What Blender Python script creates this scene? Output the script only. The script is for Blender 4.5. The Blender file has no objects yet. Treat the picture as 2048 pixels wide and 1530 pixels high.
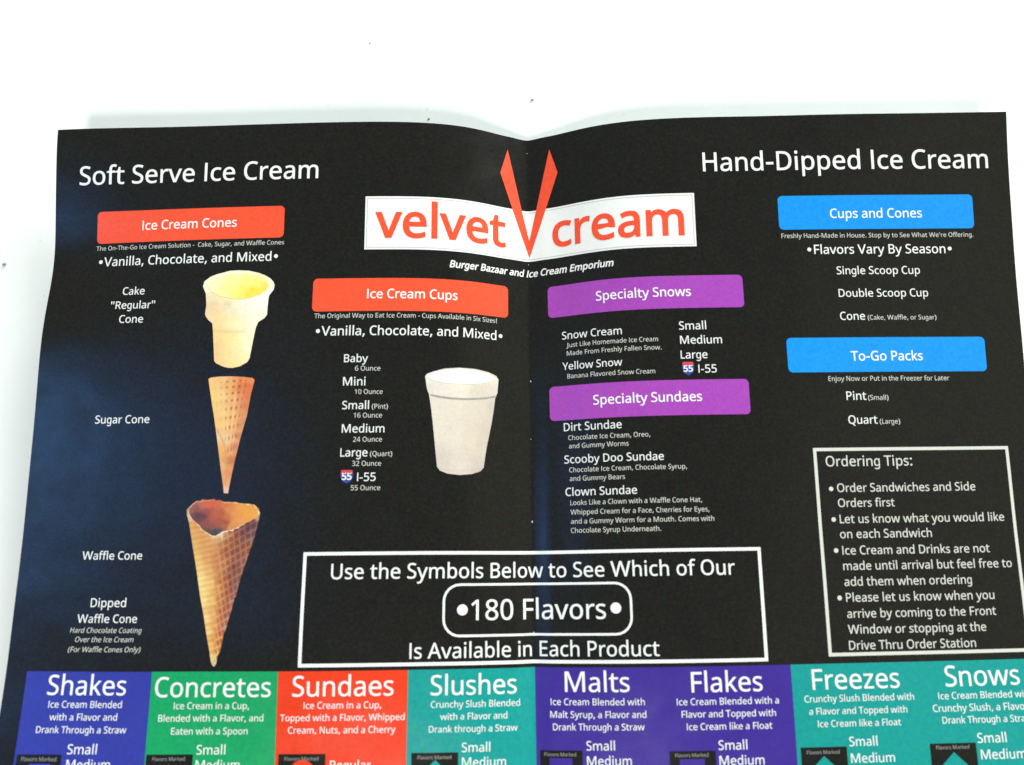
import bpy, math, random
import numpy as np
from mathutils import Matrix, Vector
from mathutils.geometry import tessellate_polygon, delaunay_2d_cdt

SC = bpy.context.scene
COL = SC.collection
random.seed(4)
MM = 0.001

# ---------------------------------------------------------------- measured layout (millimetres on the open sheet)
TEXT = [
('', 'title_text', 'Soft Serve Ice Cream', -204.8, 25.8, -96.4, 26.5, 'b5'),
('', 'title_text', 'Hand-Dipped Ice Cream', 80.4, 25.3, 206.8, 25.2, 'b5'),
('ban0', 'banner_text', 'Ice Cream Cones', -174.9, 47.3, -131.9, 48.1, 'b9'),
('', 'note_text', 'The On-The-Go Ice Cream Solution -  Cake, Sugar, and Waffle Cones', -196.1, 56.2, -110.5, 56.6, 'd'),
('', 'subtitle_text', '•Vanilla, Chocolate, and Mixed•', -194.4, 63.4, -112.9, 64.0, 'b4'),
('', 'item_text', 'Cake', -181.6, 77.4, -171.6, 77.3, ''),
('', 'item_text', '"Regular"', -186.3, 83.6, -166.3, 83.9, ''),
('', 'item_text', 'Cone', -181.7, 90.1, -171.0, 90.2, ''),
('', 'item_text', 'Sugar Cone', -188.5, 134.1, -164.7, 134.2, ''),
('', 'item_text', 'Waffle Cone', -189.0, 191.0, -163.4, 191.0, ''),
('', 'item_text', 'Dipped', -183.4, 210.1, -168.5, 210.0, ''),
('', 'item_text', 'Waffle Cone', -188.4, 216.3, -163.3, 216.3, ''),
('', 'note_text', 'Hard Chocolate Coating', -191.0, 220.3, -161.0, 220.2, 'id'),
('', 'note_text', 'Over the Ice Cream', -188.5, 223.9, -164.1, 223.8, 'id'),
('', 'note_text', '(For Waffle Cones Only)', -191.1, 227.8, -160.9, 227.7, 'id'),
('col0', 'column_title', 'Shakes', -197.7, 244.4, -165.5, 244.2, 'b3'),
('col1', 'column_title', 'Concretes', -153.6, 245.0, -106.3, 245.1, 'b3'),
('col0', 'column_note', 'Ice Cream Blended', -196.5, 249.2, -166.6, 249.1, ''),
('col0', 'column_note', 'with a Flavor and', -195.4, 254.0, -168.0, 253.8, ''),
('col0', 'column_note', 'Drank Through a Straw', -200.1, 258.7, -163.8, 258.6, ''),
('col0', 'size_text', 'Small', -186.5, 266.4, -174.8, 266.4, ''),
('col0', 'size_text', 'Medium', -186.3, 271.9, -168.9, 271.9, ''),
('col1', 'column_note', 'Ice Cream in a Cup,', -145.4, 249.6, -114.8, 249.7, ''),
('col1', 'column_note', 'Blended with a Flavor, and', -151.3, 254.3, -108.9, 254.4, ''),
('col1', 'column_note', 'Eaten with a Spoon', -145.7, 259.2, -115.0, 259.3, ''),
('col1', 'size_text', 'Small', -135.0, 266.7, -123.5, 266.8, ''),
('col1', 'size_text', 'Medium', -135.0, 272.3, -117.5, 272.4, ''),
('col2', 'column_title', 'Sundaes', -97.6, 244.7, -57.4, 245.2, 'b3'),
('col2', 'column_note', 'Ice Cream in a Cup,', -92.9, 249.5, -62.1, 249.9, ''),
('col2', 'column_note', 'Topped with a Flavor, Whipped', -102.1, 254.3, -52.8, 254.4, ''),
('col2', 'column_note', 'Cream, Nuts, and a Cherry', -98.8, 259.0, -56.3, 259.2, ''),
('col2', 'size_text', 'Regular', -81.8, 272.8, -65.7, 272.9, ''),
('col3', 'column_title', 'Slushes', -42.7, 244.8, -7.9, 245.5, 'b3'),
('col3', 'column_note', 'Crunchy Slush Blended', -42.5, 249.8, -6.6, 250.1, ''),
('col3', 'column_note', 'with a Flavor and', -38.7, 254.5, -11.8, 254.7, ''),
('col3', 'column_note', 'Drank through a Straw', -43.1, 259.2, -7.7, 259.4, ''),
('col3', 'size_text', 'Small', -30.0, 266.7, -18.7, 266.9, ''),
('col3', 'size_text', 'Medium', -29.9, 272.2, -12.4, 272.4, ''),
('col4', 'column_title', 'Malts', 12.3, 244.9, 38.3, 244.6, 'b3'),
('col4', 'column_note', 'Ice Cream Blended with', 6.4, 249.9, 44.0, 249.8, ''),
('col4', 'column_note', 'Malt Syrup, a Flavor and', 6.1, 254.7, 44.4, 254.7, ''),
('col4', 'column_note', 'Drank Through a Straw', 7.1, 259.4, 43.5, 259.4, ''),
('col4', 'size_text', 'Small', 20.2, 266.9, 31.5, 266.9, ''),
('col4', 'size_text', 'Medium', 20.3, 272.5, 37.9, 272.6, ''),
('col5', 'column_title', 'Flakes', 62.8, 244.9, 91.5, 245.5, 'b3'),
('col5', 'column_note', 'Ice Cream Blended with a', 56.7, 249.8, 97.7, 250.4, ''),
('col5', 'column_note', 'Flavor and Topped with', 58.4, 254.6, 96.2, 255.1, ''),
('col5', 'column_note', 'Ice Cream like a Float', 60.2, 259.4, 94.4, 259.9, ''),
('col5', 'size_text', 'Small', 72.4, 267.2, 83.9, 267.4, ''),
('col5', 'size_text', 'Medium', 72.5, 272.9, 90.4, 273.2, ''),
('col6', 'column_title', 'Freezes', 111.9, 245.1, 147.8, 245.3, 'b3'),
('col6', 'column_note', 'Crunchy Slush Blended with', 108.2, 249.8, 153.1, 250.2, ''),
('col6', 'column_note', 'a Flavor and Topped with', 109.7, 254.6, 149.8, 254.9, ''),
('col6', 'column_note', 'Ice Cream like a Float', 112.9, 259.4, 146.7, 259.7, ''),
('col6', 'size_text', 'Small', 125.0, 266.9, 136.4, 267.1, ''),
('col6', 'size_text', 'Medium', 125.2, 273.1, 142.9, 273.4, ''),
('col7', 'column_title', 'Snows', 166.8, 245.1, 198.1, 245.3, 'b3'),
('col7', 'column_note', 'Ice Cream Blended with', 163.2, 250.0, 202.3, 250.2, ''),
('col7', 'column_note', 'Crunchy Slush, a Flavor', 160.4, 254.7, 200.1, 255.0, ''),
('col7', 'column_note', 'Drank Through a Straw', 163.8, 259.2, 201.1, 259.6, ''),
('col7', 'size_text', 'Small', 177.3, 266.9, 189.2, 267.1, ''),
('col7', 'size_text', 'Medium', 178.0, 273.1, 196.4, 273.3, ''),
('col0', 'symbol_caption', 'Flavors Marked', -204.3, 269.0, -190.4, 269.0, 'd'),
('col1', 'symbol_caption', 'Flavors Marked', -152.3, 268.9, -139.4, 269.0, 'd'),
('col2', 'symbol_caption', 'Flavors Marked', -99.8, 269.2, -86.4, 269.4, 'd'),
('col3', 'symbol_caption', 'Flavors Marked', -47.4, 269.2, -34.1, 269.3, 'd'),
('col4', 'symbol_caption', 'Flavors Marked', 3.4, 269.1, 16.0, 269.1, 'd'),
('col5', 'symbol_caption', 'Flavors Marked', 55.1, 269.6, 68.2, 269.9, 'd'),
('col6', 'symbol_caption', 'Flavors Marked', 107.6, 269.5, 120.7, 269.8, 'd'),
('col7', 'symbol_caption', 'Flavors Marked', 160.0, 268.9, 173.5, 269.2, 'd'),
('use', 'notice_text', 'Use the Symbols Below to See Which of Our', -84.0, 199.4, 83.3, 199.9, 'b3'),
('use', 'notice_text', '180 Flavors', -26.6, 216.2, 29.9, 216.6, 'b3'),
('use', 'notice_text', 'Is Available in Each Product', -51.3, 230.9, 50.8, 231.2, 'b2'),
('ban4', 'banner_text', 'Cups and Cones', 135.1, 47.5, 175.8, 47.3, 'b9'),
('', 'note_text', "Freshly Hand-Made in House. Stop by to See What We're Offering.", 113.2, 56.2, 198.0, 56.3, 'd'),
('', 'subtitle_text', '•Flavors Vary By Season•', 124.2, 63.5, 188.0, 63.5, 'b4'),
('', 'item_text', 'Single Scoop Cup', 136.4, 72.7, 173.1, 72.7, ''),
('', 'item_text', 'Double Scoop Cup', 136.4, 82.8, 175.8, 82.8, ''),
('', 'item_text', 'Cone', 136.1, 93.0, 147.0, 93.0, ''),
('', 'note_text', '(Cake, Waffle, or Sugar)', 148.1, 93.0, 178.4, 93.0, 'd'),
('ban5', 'banner_text', 'To-Go Packs', 139.3, 110.9, 170.7, 110.9, 'b9'),
('', 'note_text', 'Enjoy Now or Put in the Freezer for Later', 128.8, 119.6, 181.7, 119.7, 'd'),
('', 'item_text', 'Pint', 136.0, 127.9, 144.6, 127.9, ''),
('', 'note_text', '(Small)', 145.3, 127.9, 154.2, 128.0, 'd'),
('', 'item_text', 'Quart', 135.9, 138.0, 148.5, 138.2, ''),
('', 'note_text', '(Large)', 149.4, 138.2, 158.3, 138.2, 'd'),
('tips', 'notice_text', 'Ordering Tips:', 124.6, 155.8, 161.8, 156.1, 'g'),
('tips', 'notice_text', 'Order Sandwiches and Side', 128.6, 166.7, 188.3, 166.7, 'g'),
('tips', 'notice_text', 'Orders first', 128.5, 172.8, 152.7, 173.0, 'g'),
('tips', 'notice_text', 'Let us know what you would like', 128.7, 179.6, 199.6, 179.5, 'g'),
('tips', 'notice_text', 'on each Sandwich', 128.3, 185.5, 167.4, 185.9, 'g'),
('tips', 'notice_text', 'Ice Cream and Drinks are not', 128.7, 192.2, 191.7, 192.5, 'g'),
('tips', 'notice_text', 'made until arrival but feel free to', 128.5, 198.6, 200.6, 198.6, 'g'),
('tips', 'notice_text', 'add them when ordering', 128.4, 204.8, 182.4, 205.1, 'g'),
('tips', 'notice_text', 'Please let us know when you', 128.6, 211.2, 191.4, 211.4, 'g'),
('tips', 'notice_text', 'arrive by coming to the Front', 128.5, 217.6, 191.4, 217.7, 'g'),
('tips', 'notice_text', 'Window or stopping at the', 128.4, 223.8, 186.5, 224.0, 'g'),
('tips', 'notice_text', 'Drive Thru Order Station', 128.3, 230.1, 181.4, 230.2, 'g'),
('', 'tagline_text', 'Burger Bazaar and Ice Cream Emporium', -37.8, 66.6, 39.5, 66.8, 'ib22'),
('logo', 'logo_text', 'velvet', -70.7, 54.2, -11.3, 53.5, 'b16'),
('logo', 'logo_text', 'cream', 11.5, 53.5, 71.0, 54.5, 'b16'),
('ban1', 'banner_text', 'Ice Cream Cups', -73.2, 81.4, -34.1, 81.4, 'b9'),
('', 'note_text', 'The Original Way to Eat Ice Cream - Cups Available in Six Sizes!', -95.6, 90.1, -15.7, 89.9, 'd'),
('', 'subtitle_text', '•Vanilla, Chocolate, and Mixed•', -94.6, 98.0, -13.1, 97.4, 'b4'),
('', 'item_text', 'Baby', -82.0, 109.4, -71.8, 109.5, ''),
('', 'note_text', '6 Ounce', -77.2, 113.2, -66.4, 113.2, 'd'),
('', 'item_text', 'Mini', -82.1, 119.5, -72.6, 119.6, ''),
('', 'note_text', '10 Ounce', -77.0, 123.2, -65.2, 123.3, 'd'),
('', 'item_text', 'Small', -82.1, 129.6, -70.8, 129.8, ''),
('', 'note_text', '(Pint)', -69.6, 129.6, -62.8, 129.6, 'd'),
('', 'note_text', '16 Ounce', -77.1, 133.3, -65.2, 133.4, 'd'),
('', 'item_text', 'Medium', -81.9, 139.6, -64.0, 139.7, ''),
('', 'note_text', '24 Ounce', -77.0, 143.5, -64.9, 143.6, 'd'),
('', 'item_text', 'Large', -82.1, 149.6, -70.7, 149.8, ''),
('', 'note_text', '(Quart)', -69.7, 149.6, -60.4, 149.7, 'd'),
('', 'note_text', '32 Ounce', -77.0, 153.6, -64.9, 153.7, 'd'),
('', 'item_text', 'I-55', -74.7, 159.9, -67.0, 160.0, ''),
('', 'note_text', '55 Ounce', -77.2, 163.7, -65.0, 163.8, 'd'),
('', 'item_text', 'Snow Cream', 14.9, 97.1, 41.5, 97.8, ''),
('', 'note_text', 'Just Like Homemade Ice Cream', 16.7, 100.8, 56.8, 101.7, 'd'),
('', 'note_text', 'Made From Freshly Fallen Snow.', 16.9, 104.6, 58.1, 105.3, 'd'),
('', 'item_text', 'Yellow Snow', 14.8, 110.9, 41.1, 111.7, ''),
('', 'note_text', 'Banana Flavored Snow Cream', 16.9, 114.9, 54.9, 115.6, 'd'),
('', 'item_text', 'Small', 66.1, 96.5, 77.7, 96.5, ''),
('', 'item_text', 'Medium', 66.2, 102.7, 84.1, 102.8, ''),
('', 'item_text', 'Large', 66.1, 109.1, 77.5, 109.3, ''),
('', 'item_text', 'I-55', 73.3, 115.4, 81.1, 115.5, ''),
('ban2', 'banner_text', 'Specialty Snows', 31.0, 81.4, 72.1, 81.9, 'b9'),
('ban3', 'banner_text', 'Specialty Sundaes', 28.0, 127.4, 74.1, 127.9, 'b9'),
('', 'item_text', 'Dirt Sundae', 14.7, 138.1, 39.7, 138.5, ''),
('', 'item_text', 'Scooby Doo Sundae', 14.5, 152.1, 56.6, 152.5, ''),
('', 'item_text', 'Clown Sundae', 14.6, 166.0, 44.8, 166.3, ''),
('', 'note_text', 'Chocolate Ice Cream, Oreo,', 16.5, 141.9, 51.4, 142.7, 'd'),
('', 'note_text', 'and Gummy Worms', 16.7, 145.7, 42.2, 146.1, 'd'),
('', 'note_text', 'Chocolate Ice Cream, Chocolate Syrup,', 16.5, 155.8, 66.0, 156.5, 'd'),
('', 'note_text', 'and Gummy Bears', 16.6, 159.6, 40.0, 160.1, 'd'),
('', 'note_text', 'Looks Like a Clown with a Waffle Cone Hat,', 16.6, 169.7, 71.5, 170.4, 'd'),
('', 'note_text', 'Whipped Cream for a Face, Cherries for Eyes,', 16.6, 173.6, 74.3, 174.4, 'd'),
('', 'note_text', 'and a Gummy Worm for a Mouth. Comes with', 16.7, 177.6, 76.1, 178.1, 'd'),
('', 'note_text', 'Chocolate Syrup Underneath.', 16.6, 181.4, 54.0, 181.8, 'd'),
]
D = {'fold_u': 0, 'ban': [[-196.03, 38.69, -110.78, 53.21], [-96.79, 72.39, -10.35, 87.03], [8.84, 72.53, 94.87, 87.0], [8.67, 118.41, 94.37, 133.56], [112.47, 37.16, 198.76, 52.45], [111.81, 100.74, 198.82, 115.81]], 'logo': [-75.09, 35.09, 75.91, 59.39], 'use': [-95.74, 188.8, 94.55, 233.87], 'tips': [119.61, 148.19, 204.73, 232.57], 'strip': [(-207.25, 234.89), (-156.27, 234.95), (-103.85, 235.53), (-51.25, 235.57), (0.11, 235.41), (52.4, 235.17), (103.51, 235.64), (200.88, 235.43)], 'striptopsrc': [(-207.58, 268.66), (-155.99, 270.49), (-103.41, 270.89), (-51.31, 271.36), (0.08, 272.34), (103.52, 273.62)], 'V': [(-9.99, 6.49), (0.83, 49.47), (10.97, 6.6), (14.71, 18.47), (0.3, 57.65), (-13.96, 18.6)], 'pill': [(-38.3, 212.26), (40.7, 212.72), (1.18, 201.8), (0.81, 223.0)], 'bullets': [(-30.21, 212.29), (34.0, 212.24), (126.08, 165.35), (126.17, 178.0), (126.1, 190.65), (125.97, 209.69)], 'box': [[(-206.22, 266.66), (-188.55, 266.6)], [(-154.84, 266.62), (-136.35, 266.73)], [(-102.3, 266.83), (-83.67, 266.94)], [(-49.8, 266.82), (-31.41, 266.96)], [(1.66, 267.07), (18.6, 266.96)], [(52.88, 267.53), (71.12, 267.65)], [(105.24, 267.09), (123.81, 267.14)], [(157.58, 266.79), (176.43, 266.96)]], 'sym': [[(-200.96, 269.94), (-192.46, 269.91)], [(-148.8, 270.53), (-142.45, 270.58)], [(-95.44, 270.22), (-90.1, 270.26)], [(-42.67, 270.34), (-38.15, 270.4)], [(5.4, 269.78), (14.48, 269.77)], [(56.76, 270.51), (66.65, 270.69)], [(114.36, 270.39), (114.1, 273.85)], [(167.01, 270.21), (166.44, 275.06)]], 'shield': [(-81.63, 155.35), (-76.47, 160.86), (66.44, 110.72), (71.47, 116.52)], 'cake_out': [(-145.43, 74.61), (-143.91, 77.9), (-143.32, 83.09), (-143.59, 86.95), (-143.2, 88.08), (-141.97, 89.71), (-140.13, 91.2), (-139.63, 94.08), (-138.71, 102.03), (-138.13, 107.72), (-137.27, 108.84), (-134.36, 110.31), (-131.81, 110.99), (-129.93, 111.09), (-126.84, 110.47), (-123.82, 108.81), (-123.1, 107.72), (-122.68, 106.79), (-121.8, 100.19), (-121.12, 95.46), (-120.76, 93.56), (-119.94, 91.19), (-117.37, 89.49), (-116.26, 87.92), (-116.25, 85.68), (-116.14, 81.84), (-115.86, 79.43), (-113.95, 76.73), (-113.74, 74.8), (-114.29, 73.33), (-115.8, 71.68), (-118.09, 70.32), (-121.02, 69.11), (-125.53, 68.02), (-130.02, 67.73), (-133.85, 67.85), (-137.0, 68.67), (-139.38, 69.19), (-142.35, 70.3), (-144.95, 72.34)], 'cake_in': [(-143.01, 74.68), (-142.19, 72.75), (-139.73, 71.03), (-135.65, 69.69), (-130.57, 69.18), (-125.45, 69.48), (-121.25, 70.57), (-117.65, 72.6), (-116.21, 74.74), (-117.1, 76.98), (-119.84, 78.85), (-123.88, 80.2), (-128.6, 80.73), (-133.72, 79.96), (-137.93, 78.88), (-141.25, 77.0)], 'sugar_out': [(-140.08, 115.64), (-139.51, 118.78), (-137.91, 126.5), (-136.62, 132.34), (-134.75, 141.77), (-132.85, 151.81), (-130.77, 162.12), (-130.45, 164.23), (-128.65, 164.33), (-128.42, 162.15), (-126.72, 151.2), (-124.63, 140.5), (-122.57, 131.88), (-121.27, 122.44), (-120.25, 117.69), (-120.06, 116.41), (-120.91, 115.66), (-124.98, 115.1), (-130.16, 114.74), (-135.33, 114.74), (-139.0, 115.11)], 'waffle_out': [(-145.73, 170.76), (-145.58, 172.91), (-144.54, 175.87), (-143.33, 181.23), (-142.14, 186.56), (-140.79, 192.12), (-139.43, 197.91), (-138.82, 200.85), (-137.84, 205.28), (-136.74, 209.43), (-135.64, 213.56), (-134.68, 217.66), (-133.71, 222.01), (-132.98, 224.81), (-132.25, 227.6), (-131.76, 230.12), (-131.29, 231.89), (-130.68, 233.02), (-130.12, 233.4), (-129.47, 233.03), (-129.11, 231.52), (-128.89, 229.37), (-128.05, 227.86), (-127.43, 224.83), (-127.04, 222.54), (-126.94, 221.15), (-126.05, 218.99), (-124.99, 214.39), (-124.32, 212.09), (-123.39, 207.59), (-123.56, 206.94), (-122.66, 206.17), (-122.19, 202.81), (-121.12, 198.14), (-120.22, 194.95), (-119.3, 192.07), (-117.96, 187.09), (-116.56, 182.87), (-115.7, 178.63), (-115.17, 175.7), (-114.65, 172.77), (-115.3, 170.89), (-117.32, 169.11), (-120.65, 168.67), (-123.14, 168.5), (-125.66, 167.93), (-130.09, 167.86), (-132.37, 166.89), (-133.45, 167.28), (-134.33, 166.59), (-137.36, 166.96), (-139.61, 166.66), (-140.4, 167.32), (-141.8, 167.17), (-143.65, 168.63)], 'waffle_in': [(-144.82, 171.84), (-144.63, 170.5), (-143.6, 169.3), (-142.29, 168.11), (-140.37, 167.73), (-137.34, 167.36), (-134.3, 167.08), (-132.88, 167.56), (-130.34, 168.32), (-125.63, 168.46), (-120.61, 169.34), (-117.57, 169.65), (-115.83, 171.15), (-115.59, 173.03), (-116.34, 174.49), (-118.34, 175.53), (-120.21, 176.44), (-122.35, 177.48), (-124.21, 178.53), (-126.08, 179.3), (-127.99, 179.55), (-129.36, 179.8), (-130.43, 180.18), (-131.75, 181.1), (-133.09, 181.75), (-134.62, 181.46), (-135.63, 180.79), (-137.06, 179.97), (-138.79, 178.88), (-139.71, 177.54), (-141.47, 176.18), (-142.79, 175.09), (-144.01, 173.47)], 'cup_out': [(-47.35, 115.55), (-46.92, 118.71), (-46.35, 121.61), (-45.64, 123.18), (-44.65, 129.2), (-43.75, 135.97), (-42.54, 146.3), (-41.63, 153.99), (-40.33, 155.76), (-37.24, 156.91), (-32.08, 157.44), (-26.87, 156.92), (-23.17, 155.69), (-21.73, 154.09), (-20.51, 145.72), (-18.32, 135.06), (-17.31, 129.14), (-16.63, 123.72), (-15.61, 121.49), (-15.02, 115.48), (-16.04, 113.93), (-19.45, 112.58), (-25.6, 111.54), (-32.64, 111.39), (-38.97, 112.04), (-43.65, 113.35), (-46.49, 114.47)], 'cup_in': [(-46.72, 115.64), (-45.19, 114.18), (-40.53, 112.73), (-32.63, 111.87), (-25.6, 112.08), (-20.02, 113.17), (-16.05, 115.02), (-17.76, 116.24), (-22.8, 117.71), (-30.95, 118.47), (-38.87, 118.26), (-44.1, 117.18)], 'cup_line': [(-45.02, 123.33), (-40.34, 124.12), (-35.11, 124.6), (-30.35, 124.67), (-24.42, 124.24), (-20.0, 123.53), (-16.52, 122.64), (-16.63, 123.4), (-21.67, 124.5), (-27.13, 125.14), (-30.88, 125.38), (-36.68, 125.23), (-41.37, 124.73), (-45.01, 123.85)], 'aff': {'cake': [-128.6521, 90.0269, 0.2195, 0.0051, 0.0132, 0.2222, 475, 640], 'sugar': [-130.1614, 137.7492, 0.2149, 0.0038, 0.0128, 0.2123, 455, 860], 'waffle': [-129.6507, 197.5323, 0.209, 0.002, 0.0128, 0.1999, 440, 1150], 'cup': [-31.7754, 136.2198, 0.2162, -0.0077, 0.0025, 0.2141, 920, 850]}, 'crumbs': [[-76.3, 57.4, -9.5], [3.0, 24.6, -7.6], [-243.9, -55.3, -14.5], [-46.7, 15.7, -9.0]]}
P = [-12.22446, -196.91563, 352.12006, 0.22402, -0.00825, -0.00929, 1657.24352, 18.04986, -5.03005, -10.77623, 30.33761, 33.93085, -19.87988, 30.77708, -14.30767, -6.0458, 8.46649, -10.41293, -7.54914, 4.98675, -4.86437, 2.50803, -8.12043, 0.27234, 16.39008, -0.00204, -4.43196, -2.74388, 13.04159, -4.45857, -11.13241, 2.98905, 3.93872, 1.01881, 11.4557, -10.37698, 3.5769, 2.91689, -0.21338, -3.34622, -7.93336, 5.63445, 3.38466, 2.66383, 0.40244, -2.80612, 0.83223, 0.58684, 0.15285, 0.20112, 0.78347, 0.70646, 0.53733, 1.22749, 1.72391, 1.59239, -7.80593, 0.02639, -0.00544, 0.07206, 0.90027]

HALF = 215.9            # half width of the open sheet, the fold is u = 0
LENGTH = 340.0          # how far the sheet runs towards the viewer
RB = [(-215,0,45,24),(-215,30,45,24),(-215,60,45,24),(-215,90,45,24),(-215,125,45,30),(-140,10,35,30),(-75,10,30,30),(70,10,30,30),(140,10,35,30),(-45,50,20,35),(45,50,20,35),(-90,235,40,30),(60,235,40,30)]
POLY = [(a, b) for a in (1, 2, 3) for b in range(5) if a + b <= 6]

# the table plane under the sheet: everything is turned so that it lies level at z = 0
tc, tb, te = P[-5], P[-4], P[-3]
nrm = Vector((-tb, te, 1.0)).normalized()
LEVEL = nrm.rotation_difference(Vector((0, 0, 1))).to_matrix()
LV = np.array(LEVEL)
ORG = np.array([0.0, 0.0, tc])
def to_world(p):                      # sheet frame (mm) -> world (m), table top at z = 0
    return (np.asarray(p, float) - ORG) @ LV.T * MM

# ---------------------------------------------------------------- camera
pitch, roll, yaw, FPX = P[3], P[4], P[5], P[6]
RX = Matrix.Rotation(pitch, 3, 'X'); RY = Matrix.Rotation(yaw, 3, 'Y'); RZ = Matrix.Rotation(roll, 3, 'Z')
cam = bpy.data.cameras.new('camera')
cam_ob = bpy.data.objects.new('camera', cam); COL.objects.link(cam_ob)
M4 = (LEVEL @ (RZ @ RX @ RY)).to_4x4(); M4.translation = Vector(to_world(P[0:3]))
cam_ob.matrix_world = M4
cam.sensor_width = 36; cam.lens = FPX / 2048 * 36
cam.clip_start = 0.01; cam.clip_end = 50
cam.dof.use_dof = True; cam.dof.focus_distance = 0.382; cam.dof.aperture_fstop = 6.0
SC.camera = cam_ob

# ---------------------------------------------------------------- light
world = bpy.data.worlds.new('World'); SC.world = world; world.use_nodes = True
wb = world.node_tree.nodes['Background']
wb.inputs[0].default_value = (0.93, 1.0, 0.97, 1); wb.inputs[1].default_value = 0.36
def area_lamp(name, loc, target, size, size_y, power, color):
    l = bpy.data.lights.new(name, 'AREA'); l.shape = 'RECTANGLE'; l.size = size; l.size_y = size_y
    l.energy = power; l.color = color
    o = bpy.data.objects.new(name, l); COL.objects.link(o)
    o.location = loc; o.rotation_euler = (Vector(target) - Vector(loc)).to_track_quat('-Z', 'Y').to_euler()
    return o
area_lamp('key_lamp', (-0.14, -1.95, 2.1), (0, -0.1, 0), 0.40, 0.40, 52, (1.0, 0.985, 0.94))
area_lamp('left_window', (-1.67, -0.10, 2.60), (0, -0.15, 0), 0.75, 1.25, 4.0, (0.03, 0.28, 1.0))
area_lamp('streak_reflection_lamp', (-2.0, -0.06, 2.22), (0.0, -0.17, 0), 0.40, 0.70, 3.4, (0.14, 0.44, 1.0))  # unseen blue emitter added so the fold reflects a brighter streak
area_lamp('back_fill_lamp', (1.15, 1.9, 0.85), (0, 0, 0), 1.5, 1.0, 98, (0.95, 1.0, 0.975))  # added soft fill that lifts the table and the shadow behind the sheet
area_lamp('warm_fill_lamp', (2.0, -0.15, 2.3), (0, -0.1, 0), 2.0, 1.8, 3.0, (1.0, 0.93, 0.66))  # added warm emitter; its reflection lifts and tints the black gloss
SC.view_settings.view_transform = 'Standard'; SC.view_settings.look = 'None'
SC.view_settings.exposure = 0.0; SC.view_settings.gamma = 1.0

# ---------------------------------------------------------------- the shape of the bent sheet
def height0(u, v):
    t = v / 300.0; D_ = P[7] + P[8] * t + P[9] * t * t
    s = np.abs(u); w = np.where(u < 0, P[10], P[11]); r = s / w
    h = D_ * (1 - 1 / np.cosh(np.minimum(r * 1.6, 30)))
    k = 12
    for b in (1, 2, 3): h = h + P[k] * t ** b; k += 1
    for side in (0, 1):
        ss = np.where((u < 0) == (side == 0), s / HALF, 0.0)
        for (a, b) in POLY:
            h = h + P[k] * (ss ** a if a > 1 else ss ** 1.5) * t ** b; k += 1
    for a, b, c, d in RB:
        h = h + P[k] * np.exp(-((u - a) / c) ** 2 - ((v - b) / d) ** 2); k += 1
    return h
def height(u, v):
    u = np.asarray(u, float); v = np.asarray(v, float)
    vc = np.clip(v, -8, 285)
    h = height0(u, vc)
    base = tc + tb * u + te * vc + 0.45
    h = base + 0.5 * ((h - base) + np.sqrt((h - base) ** 2 + 0.5))      # never sinks into the table
    h = h + (v - vc) * te
    return h + CREASE(u, v)
def CREASE(u, v):                                  # the sharp line of the fold and soft buckles of the paper
    c = -0.285 * .8 * np.log1p(np.exp(np.minimum((7.0 - np.sqrt(u * u + .25)) / .8, 30))) * (0.93 + 0.07 * np.sin(v * 0.11))
    c = c + 0.05 * np.sin(u * 0.045 + v * 0.06) + 0.04 * np.sin(v * 0.12 - u * 0.03 + 1.3)
    return c
nu, nv = 241, 150
GU = np.linspace(-HALF - 1, HALF + 1, nu); GV = np.linspace(-6, LENGTH + 6, nv)
UU, VV = np.meshgrid(GU, GV, indexing='ij')
def _arc():
    h = height(UU, VV)
    hu = np.gradient(h, GU, axis=0); hv = np.gradient(h, GV, axis=1)
    sx = np.sqrt(np.maximum(1 - hu ** 2, .1)); sy = np.sqrt(np.maximum(1 - hv ** 2, .1))
    cx = np.concatenate([np.zeros((1, nv)), np.cumsum((sx[1:] + sx[:-1]) / 2 * np.diff(GU)[:, None], 0)], 0)
    X = cx - cx[nu // 2][None]
    cy = np.concatenate([np.zeros((nu, 1)), np.cumsum((sy[:, 1:] + sy[:, :-1]) / 2 * np.diff(GV)[None], 1)], 1)
    f = -GV[0] / (GV[1] - GV[0]); j = int(f); f -= j
    return X, -(cy - (cy[:, j] * (1 - f) + cy[:, j + 1] * f)[:, None])
GX, GY = _arc()
DX = GX - UU; DY = GY + VV
def bil(G, u, v):
    fu = (u - GU[0]) / (GU[1] - GU[0]); fv = (v - GV[0]) / (GV[1] - GV[0])
    i = np.clip(fu.astype(int), 0, nu - 2); j = np.clip(fv.astype(int), 0, nv - 2); a = fu - i; b = fv - j
    return G[i, j] * (1 - a) * (1 - b) + G[i + 1, j] * a * (1 - b) + G[i, j + 1] * (1 - a) * b + G[i + 1, j + 1] * a * b
def surface(u, v, off=0.0):
    """points (world metres) and unit normals of the sheet at (u, v), lifted off by off mm"""
    u = np.asarray(u, float); v = np.asarray(v, float)
    z = height(u, v); e = 0.4
    hu = (height(u + e, v) - height(u - e, v)) / (2 * e); hv = (height(u, v + e) - height(u, v - e)) / (2 * e)
    n = np.stack([-hu, hv, np.ones_like(hu)], -1); n /= np.linalg.norm(n, axis=-1, keepdims=True)
    p = np.stack([u + bil(DX, u, v), -v + bil(DY, u, v), z], -1) + n * off
    return to_world(p), n @ LV.T

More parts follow.
